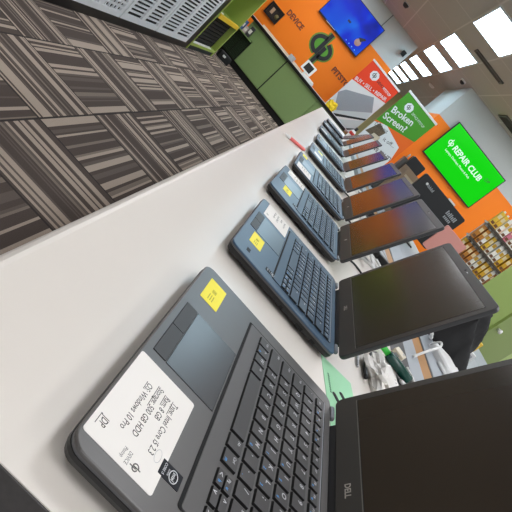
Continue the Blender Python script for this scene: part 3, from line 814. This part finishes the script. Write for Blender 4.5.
# ------------------------------------------------------------------ green television on the right wall
def frame_boxes(b, w, h, e, d, m):
    b.box(-w/2, w/2, -d, 0, -h/2, h/2, m, bev=.004)
    return b
gt = thing('television', 'flat television showing a green REPAIR CLUB screen on orange wall', 'television', (2.415, 9.596, 2.137))
w, h = 1.41, .815
MB().box(-w/2, w/2, -.06, -.0, -h/2, h/2, M_black, bev=.006).build('casing', gt)
M_gs = mat('green screen', (0, 6, 0), .25, spec=.15, emit=(0, 214, 0), estr=1.0)
M_gw = mat('screen white', (40, 60, 40), .3, emit=(214, 244, 226), estr=1.0)
s = MB().box(-w/2+.018, w/2-.018, -.062, -.060, -h/2+.022, h/2-.018, M_gs).build('screen', gt)
b = MB(); F = T(0, -.063, 0) @ RX(90)
b.text('REPAIR CLUB', .150, M_gw, F @ T(-.40, .02, 0), bold=.03, sx=.90)
b.text('Laptops, Desktops, Phones & iPads', .058, M_gw, F @ T(-.47, -.085, 0), sx=.86, bold=.01)
dp_logo(b, -.50, .07, .15, 0, M_gw, F, ext=.0004)
b.build('screen_lettering', s)
MB().text('DP', .09, mat('screen dim mark', (0, 20, 0), .3, emit=(10, 130, 20), estr=1), F @ T(.44, .12, 0), bold=.02).build('screen_mark', s)

# blue television on the back wall
bl = on_y(320, 9.7, 11.34); br = on_y(356.6, 55.9, 11.34); tr = on_y(383.9, 32.2, 11.34)
w = br.x-bl.x+.01; h = .78; zc = (br.z+tr.z)/2
bt_ = thing('television', 'flat television with a glowing blue picture above the wall logo', 'television', ((bl.x+br.x)/2, 11.396, zc))
MB().box(-w/2, w/2, -.06, 0, -h/2, h/2, M_black, bev=.006).build('casing', bt_)
s = MB().box(-w/2+.015, w/2-.015, -.062, -.06, -h/2+.03, h/2-.015, blue_screen_material()).build('screen', bt_)
b = MB(); F = T(0, -.0625, 0) @ RX(90)
b.lathe([(.075, 0), (.075, 1)], mat('emblem pale', (80, 80, 90), .3, emit=(190, 150, 140), estr=.6), (w/2-.20, -.0622, -h/2+.22), (w/2-.20, -.0628, -h/2+.22), 20)
b.poly([(w/2-.26, -h/2+.30), (w/2-.17, -h/2+.26), (w/2-.10, -h/2+.37), (w/2-.14, -h/2+.38)], 0, .0004, mat('emblem dark', (30, 24, 30), .4), F)
b.box(-.06, .02, -.0626, -.062, -.06, -.02, mat('emblem navy', (2, 12, 60), .4))
for k in range(4): b.lathe([(.012, 0), (.012, 1)], mat('icon cyan', (20, 60, 90), .3, emit=(120, 210, 255), estr=.8), (w/2-.40+.09*k, -.0622, -h/2+.075), (w/2-.40+.09*k, -.0626, -h/2+.075), 10)
b.build('screen_icons', s)
MB().box(-w/2+.25, w/2-.7, -.064, -.061, -h/2+.008, -h/2+.020, M_silver).build('soundbar_strip', bt_)

# ------------------------------------------------------------------ wall lettering and logo
M_let = mat('wall letter', (120, 62, 40), .6)
def wall_word(word, p0, p1, label):
    a, c = on_y(*p0, 11.38), on_y(*p1, 11.38)
    o = MB().text(word, .165, M_let, T(a.x, 11.394, (a.z+c.z)/2-.05) @ RX(90), bold=.028, ext=.006, sx=(c.x-a.x)/(.165*.62*len(word))).build('wall_lettering')
    return tag(o, label, 'lettering')
wall_word('DEVICE', (288, 11), (304, 31), 'dark DEVICE lettering on the orange wall left of the logo')
wall_word('PITSTOP', (333, 68), (353, 94), 'dark PITSTOP lettering on the orange wall right of the logo')
lg = thing('wall_logo', 'dark and green round dp logo on the orange wall', 'logo', (-1.12, 11.4, 1.55))
M_navy = mat('logo dark', (30, 36, 38), .5); M_lg = mat('logo green', (84, 158, 44), .5); M_lh = mat('logo halo green', (112, 148, 52), .6)
b = MB(); dp_logo(b, -.02, 0, .68, 0, M_navy, T(0, -.004, 0) @ RX(90), fill=M_lg, halo=M_lh, ext=.006); b.build('emblem', lg)

# ------------------------------------------------------------------ roll-up banners
def banner(label, x0, x1, y, ztop):
    t = thing('roll_up_banner', label, 'banner', ((x0+x1)/2, y, 0), 0)
    w = x1-x0
    MB().rrect(-w/2-.02, w/2+.02, -.1, .1, .02, 0, .08, M_grey_plastic, c1=.01).build('base', t)
    MB().cyl((0, .03, .08), (0, .03, ztop), .012, .012, M_silver).build('pole', t)
    MB().box(-w/2-.01, w/2+.01, -.012, .012, ztop-.01, ztop+.03, M_white, bev=.004).build('top_rail', t)
    return t, w
F = RX(90)
# first: red top, white below with a grey laptop picture
a, c = on_y(373.5, 60, 10.9), on_y(400, 91, 10.9)
t, w = banner('red and white roll-up banner reading BUY SELL REPAIR', a.x, c.x, 10.9, 2.17)
M_bw = mat('banner white', (224, 230, 232), .6); M_red = mat('banner red', (236, 62, 12), .6)
sh = MB().box(-w/2, w/2, -.002, .002, .08, 2.16, M_bw).build('sheet', t)
b = MB(); G = T(0, -.0024, 0) @ F
b.poly([(-w/2, 1.62), (w/2, 1.83), (w/2, 2.16), (-w/2, 2.16)], 0, .0006, M_red, G)
sl = math.degrees(math.atan2(.21, w))
b.text('BUY \u2022 SELL \u2022 REPAIR', .105, M_bw, G @ T(-w/2+.03, 1.655, .001) @ RZ(sl), bold=.02, sx=.86)
b.poly([(-.16+.105*math.cos(k*PI/4+.39), 2.0+.10*math.sin(k*PI/4+.39)) for k in range(8)], .0006, .001, M_bw, G)
dp_logo(b, -.17, 2.0, .12, .001, M_navy, G, ext=.0003)
b.text('DEVICE', .075, M_navy, G @ T(-.04, 1.955, .001) @ RZ(2), bold=.02, sx=.8)
b.text('PITSTOP', .075, M_bw, G @ T(.14, 1.955, .001) @ RZ(2), bold=.02, sx=.8)
# grey laptop picture
M_pg = mat('picture grey', (150, 160, 168), .6, var=.12, vscale=60); M_pl = mat('picture light', (200, 216, 220), .6); M_pd = mat('picture dark', (24, 40, 46), .6)
bx0 = (a.x+c.x)/2
def B1(*pp):
    out = []
    for px, py in pp:
        q = on_y(px, py, 10.9); out.append((min(w/2-.005, max(-w/2+.005, q.x-bx0)), q.z))
    return out
b.poly(B1((333.5, 111.4), (337.6, 91), (346, 89.5), (374.1, 97.5), (372.1, 112.8)), .0003, .0007, M_pg, G)
b.poly(B1((333, 112.5), (334, 110), (372.1, 112.8), (367, 120.7)), .0003, .0009, M_pl, G)
b.poly(B1((333, 115.5), (333, 112.8), (367, 119.8), (366, 122.6)), .0003, .0011, M_pd, G)
b.poly(B1((336, 119), (366, 123), (356, 129), (344, 128.5)), .0003, .0007, M_pl, G)
b.poly(B1((343, 128), (355, 128.6), (355, 130.4), (343, 130)), .0003, .0009, M_pd, G)
b.build('print', sh)
# second: green top, orange and white below
a, c = on_y(407.5, 93, 9.2), on_y(437.5, 123.5, 9.2)
t, w = banner('green and orange roll-up banner reading Broken Screen?', a.x, c.x, 9.2, 2.16)
M_bg = mat('banner green', (66, 150, 24), .6); M_bo = mat('banner orange', (236, 104, 10), .6)
sh = MB().box(-w/2, w/2, -.002, .002, .08, 2.15, M_bo).build('sheet', t)
b = MB(); G = T(0, -.0024, 0) @ F
def B2(px, py):
    p = on_y(px, py, 9.2); return (p.x-(a.x+c.x)/2, p.z)
b.poly([(-w/2, 1.44), (w/2, 1.70), (w/2, 2.15), (-w/2, 2.15)], 0, .0006, M_bg, G)
sl = 14
b.text('Broken', .17, M_bw, G @ T(-w/2+.05, 1.715, .001) @ RZ(sl), bold=.02, sx=.92)
b.text('Screen?', .17, M_bw, G @ T(-w/2+.04, 1.545, .001) @ RZ(sl), bold=.02, sx=.92)
b.poly([(-.16+.085*math.cos(k*PI/4+.39), 1.99+.085*math.sin(k*PI/4+.39)) for k in range(8)], .0006, .001, M_bw, G)
dp_logo(b, -.17, 1.99, .10, .001, M_navy, G, ext=.0003)
b.text('DEVICE PITSTOP', .062, M_bw, G @ T(-.05, 1.955, .001), bold=.0, sx=.72)
house = [(-w/2, .6), (w/2-.02, .6), (w/2-.02, 1.20), (w/2-.10, 1.44), (-w/2+.2, 1.52), (-w/2, 1.40)]
b.poly(house, .0001, .0005, M_bw, G)
b.text('it off...', .10, M_navy, G @ T(-.02, 1.30, .001) @ RZ(sl), bold=.0)
b.text("Don't put", .10, M_navy, G @ T(-.33, 1.36, .001) @ RZ(sl), bold=.0, sx=.7)
b.text("WE FIX IT!", .10, M_navy, G @ T(-.04, 1.06, .001) @ RZ(sl), bold=.015, sx=.9)
b.poly([(-w/2+.02, 1.18), (-w/2+.26, 1.22), (-w/2+.30, 1.42), (-w/2+.10, 1.46)], .0005, .0009, mat('picture brown', (96, 84, 64), .6, var=.6, vscale=26), G)
b.poly([(-w/2+.14, 1.16), (-w/2+.32, 1.20), (-w/2+.30, 1.30), (-w/2+.16, 1.27)], .0009, .0012, mat('picture cream', (206, 196, 172), .6, var=.3, vscale=30), G)
b.build('print', sh)

# ------------------------------------------------------------------ display case along the left wall
dc = thing('display_case', 'long low case with white slotted grille panels along left wall', 'display case', (-2.0, 0, 0))
y0d, y1d, zt = -1.0, 6.95, .98
MB().box(-.70, -.02, y0d, y1d, .10, zt, M_black_matt).build('body', dc)
MB().box(-.70, -.0, y0d, y1d, 0, .085, M_black).build('toe_kick', dc)
MB().box(-.70, .01, y0d, y1d, zt, zt+.03, M_black, bev=.004).build('top_board', dc)
MB().box(-.02, .004, 6.74, y1d, .085, zt, M_black).build('end_post', dc)
def grille(ya, yb):
    f = MB(); z0g, z1g = .09, .97
    f.box(-.015, .012, ya, yb, z0g, z0g+.06, M_case_white); f.box(-.015, .012, ya, yb, z1g-.05, z1g, M_case_white)
    f.box(-.015, .012, ya, ya+.06, z0g+.06, z1g-.05, M_case_white); f.box(-.015, .012, yb-.06, yb, z0g+.06, z1g-.05, M_case_white)
    mid = (ya+yb)/2
    f.box(-.014, .010, mid-.045, mid+.045, z0g+.06, z1g-.05, M_case_white)
    if yb < 5.0:
        n = 10; step = (yb-ya-.12)/n
        for k in range(1, n): f.box(-.012, .006, ya+.06+k*step-.008, ya+.06+k*step+.008, z0g+.06, z1g-.05, M_case_white)
    nz = 17; sz = (z1g-z0g-.11)/nz
    for k in range(1, nz): f.box(-.012, .007, ya+.06, yb-.06, z0g+.06+k*sz-.009, z0g+.06+k*sz+.009, M_case_white)
    return f.build('grille_panel', dc)
for ya, yb in ((1.0, 2.25), (2.28, 3.5), (3.53, 4.48), (4.51, 5.5), (5.53, 6.73)): grille(ya, yb)

# ------------------------------------------------------------------ lime shelf unit after the case
ls = thing('shelf_unit', 'lime green open shelf unit between grille case and back desk', 'shelf unit', (-2.0, 7.0, 0))
MB().box(-.66, 0, 1.46, 1.52, 0, 1.75, M_lime, bev=.004).build('side_panel', ls)
MB().box(-.66, 0, .0, .04, .0, 1.75, M_lime, bev=.004).build('side_panel', ls)
MB().box(-.68, -.66, 0, 1.52, .0, 1.75, M_lime).build('back_panel', ls)
MB().box(-.66, 0, .04, 1.46, .07, .11, M_lime).build('shelf', ls)
MB().box(-.66, -.005, .04, 1.46, .60, .64, M_lime).build('shelf', ls)
MB().box(-.05, .004, .10, 1.46, .60, .665, mat('yellow edge', (232, 190, 40), .5), bev=.003).build('price_strip', ls)
MB().box(-.66, 0, .04, 1.46, 1.25, 1.29, M_lime).build('shelf', ls)
MB().box(-.655, -.02, .04, 1.46, .0, .07, mat('dark teal plinth', (30, 42, 46), .6)).build('plinth', ls)
for k in range(9):
    MB().box(-.655, -.640, .05, 1.45, .125+k*.052, .165+k*.052, M_black_matt).build('slat', ls)
bx = MB().box(-.05, .0, -.66, .40, 0, .012, M_white).build('white_card', None, (-2.01, 7.78, .11)); tag(bx, 'white card lying along the bottom of the lime shelf', 'card')
dk = thing('black_crate', 'black slatted crate on the lowest lime shelf', 'crate', (-2.20, 7.76, .11))
b = MB().box(-.24, .12, -.62, .62, .0, .02, M_black_matt).box(-.24, -.22, -.62, .62, .02, .47, M_black_matt).box(-.22, .12, -.62, -.60, .02, .47, M_black_matt).box(-.22, .12, .60, .62, .02, .47, M_black_matt)
for k in range(8): b.box(.10, .12, -.60, .60, .03+k*.056, .072+k*.056, M_black_matt)
b.build('body', dk)
t = thing('leaflet_stack', 'stack of pale leaflets on the upper lime shelf', 'leaflets', (-2.2, 7.4, .64))
MB().box(-.11, .11, -.15, .15, 0, .03, M_paper).build('pages', t); MB().box(-.11, .11, -.15, .15, .03, .032, mat('leaflet green', (170, 200, 140), .6)).build('cover', t)

# ------------------------------------------------------------------ sage green bench before the orange wall
SB = -13
bc = Vector((-1.28, 9.66, 0))
bn = thing('service_bench', 'sage green panelled bench with black toe kick below orange wall', 'bench', bc, R(SB))
qd = Vector((math.cos(R(SB)), math.sin(R(SB)), 0)); qn = Vector((-qd.y, qd.x, 0))
def on_bench(px, py):
    d = ray(px, py); s = (bc-CAM).dot(qn)/d.dot(qn); p = CAM+d*s-bc
    return p.dot(qd), p.z
xa = on_bench(258, 23)[0]
pl = on_bench(264.6, 31)[0]; pm = on_bench(287.5, 61)[0]
ZB = .92
MB().box(xa-.10, 1.75, .02, .62, .12, ZB-.03, M_sage).build('carcass', bn)
MB().box(xa-.4, 1.75, .04, .6, 0, .12, M_black_matt).build('toe_kick', bn)
MB().box(pl, pm-.012, -.0, .02, .13, ZB-.05, M_sage, bev=.003).build('panel', bn)
MB().box(pm+.012, pm+.95, -.0, .02, .13, ZB-.05, M_sage, bev=.003).build('panel', bn)
MB().box(pm+.975, 1.75, -.0, .02, .13, ZB-.05, M_sage, bev=.003).build('panel', bn)
MB().box(pm-.012, pm+.012, .004, .02, .1, ZB-.05, M_black).build('joint_strip', bn)
MB().box(xa-.40, 1.78, -.03, .64, ZB-.03, ZB, M_lightgrey).box(xa-.40, 1.78, -.04, -.03, ZB-.05, ZB+.004, M_black).build('bench_top', bn)
MB().box(xa-.05, pm+.35, .34, .36, ZB, ZB+.045, mat('cream trim', (226, 206, 180), .6)).build('backsplash', bn)
# slatted end bay at left
b = MB().box(xa-.40, pl-.02, -.004, .02, .12, .16, M_dkgreen).box(xa-.40, pl-.02, .013, .02, .16, .60, M_black_matt)
for k in range(10): b.box(xa-.40, pl-.02, -.004, .012, .165+k*.042, .20+k*.042, M_dkgreen)
for k in range(4):
    x = xa-.40+(pl-.02-xa+.40)*k/3; b.box(x-.008, x+.008, -.008, .0, .12, .60, mat('slat post', (16, 26, 16), .6))
b.build('slat_panel', bn)
MB().box(xa-.40, pl-.02, -.12, .0, .575, .595, M_sage).build('ledge', bn)
def at_bench(x, y, z): 
    p = bc+qd*x+qn*y; return (p.x, p.y, z)
cl = [((208, 60, 60), 'red'), ((230, 226, 220), 'white'), ((80, 110, 170), 'blue'), ((210, 190, 190), 'pinkish'), ((60, 60, 66), 'black')]
for k, (c, nm) in enumerate(cl):
    t = thing('small_box', '%s little product box on the ledge left of the bench' % nm, 'box', at_bench(xa-.34+k*.075*1.3, -.065, .595), R(SB+5*k-8), 'little boxes on the bench ledge')
    hh = (.17, .13, .19, .12, .2)[k]
    MB().box(-.04, .04, -.03, .03, 0, hh, mat('little box '+nm, c, .5)).build('carton', t)
    MB().box(-.03, .03, -.032, -.03, hh*.3, hh*.7, M_paper if nm != 'white' else mat('little box blue', (80, 110, 170), .5)).build('front_label', t)

# things on the bench top
a = on_y(308, 69, 9.85)
t = thing('tablet_stand', 'white framed tablet standing on the bench under the logo', 'tablet', (a.x, a.y, ZB), R(-10))
hz = a.z-ZB
MB().rrect(-.13, .13, -.10, .10, .012, -.006, .006, M_white, T(0, 0, hz+.02) @ RX(82), c1=.002).build('frame', t)
MB().box(-.085, .085, -.070, .070, .006, .0075, M_black, T(0, 0, hz+.02) @ RX(82)).build('screen', t)
MB().box(-.02, .02, .0, .03, .01, hz, M_white).build('stand', t)
MB().rrect(-.09, .09, -.06, .08, .01, 0, .01, M_white).build('stand_base', t)
a = on_y(306, 76, 9.8)
t = thing('paper_tray', 'white paper tray beside the tablet on the bench', 'tray', (a.x+.08, a.y-.02, ZB), R(SB))
MB().box(-.12, .12, -.1, .1, 0, .05, M_white, bev=.004).build('tray', t); MB().box(-.1, .1, -.09, .09, .05, .07, M_paper).build('paper', t)
a = on_y(294, 56, 9.95)
t = thing('desk_gadget', 'small grey card reader standing left of the tablet', 'card reader', (a.x, a.y, ZB), R(SB))
MB().rrect(-.05, .05, -.08, .08, .012, 0, .10, M_grey_plastic, c1=.01).build('body', t); MB().box(-.035, .035, -.0, .05, .10, .103, M_black).build('display', t)
a = on_y(330, 107, 9.5)
t = thing('yellow_cloth', 'crumpled yellow cloth at the right end of the bench', 'cloth', (a.x, a.y, ZB))
bpy.data.objects.remove(t)
crumple('yellow_cloth', 'crumpled yellow cloth at the right end of the bench', 'cloth', (a.x, a.y, ZB), .12, .08, .10, mat('yellow cloth', (236, 202, 40), .8), 5)
# picture frame / black shadow box standing on the bench
pa, pb, pc = on_y(270, 0, 10.1), on_y(285, 14.5, 10.1), on_y(276, 26.5, 10.1)
cx = (on_y(262, 12, 10.1).x+pb.x)/2; w = max(.3, pb.x-on_y(262, 12, 10.1).x)
z0, z1 = pc.z, pb.z
t = thing('picture_frame', 'black boxed picture frame above the left end of bench', 'picture frame', (cx, 11.36, 0))
s = (11.36-CAM.y)/(10.1-CAM.y)
cx2 = CAM.x+(cx-CAM.x)*s; z0 = CAM.z+(z0-CAM.z)*s; z1 = CAM.z+(z1-CAM.z)*s; w *= s
t.location = (cx2, 11.4, (z0+z1)/2)
h = (z1-z0)
b = MB()
for q in ((-w/2, w/2, -h/2, -h/2+.04), (-w/2, w/2, h/2-.04, h/2)): b.box(q[0], q[1], -.06, 0, q[2], q[3], M_black)
for q in ((-w/2, -w/2+.04), (w/2-.04, w/2)): b.box(q[0], q[1], -.06, 0, -h/2+.04, h/2-.04, M_black)
b.build('frame', t)
MB().box(-w/2+.04, w/2-.04, -.02, 0, -h/2+.04, h/2-.04, mat('picture board', (38, 28, 24), .5)).build('board', t)
MB().box(-w/2+.10, -.02, -.03, -.02, -h/2+.09, h/2-.08, mat('picture print', (190, 160, 130), .6)).build('print', t)
MB().lathe([(.05, 0), (.05, 1)], mat('medal', (120, 110, 70), .4), (.10, -.02, -.02), (.10, -.03, -.02), 16).build('medal', t)
# black shoes-like bag on the floor by the shelf
a = on_z(222, 60, 0)
t = thing('floor_bag', 'black bag with white tag on the floor beside lime shelf', 'bag', (a.x, a.y-.05, 0), R(20))
MB().rrect(-.14, .14, -.09, .09, .04, 0, .14, M_black_matt, c1=.03).build('body', t); MB().rrect(-.03, .03, -.02, .02, .01, 0, .01, M_white, T(-.02, -.092, .09) @ RX(90)).build('tag', t)

# ------------------------------------------------------------------ light
w = bpy.data.worlds.new('world'); SC.world = w; w.use_nodes = True
bg = w.node_tree.nodes['Background']; bg.inputs['Color'].default_value = (0.96, 0.98, 1.0, 1); bg.inputs['Strength'].default_value = 0.9
SC.view_settings.view_transform = 'Standard'; SC.view_settings.look = 'None'
SC.view_settings.gamma = 1; SC.view_settings.use_curve_mapping = False
SC.view_settings.exposure = 0.0
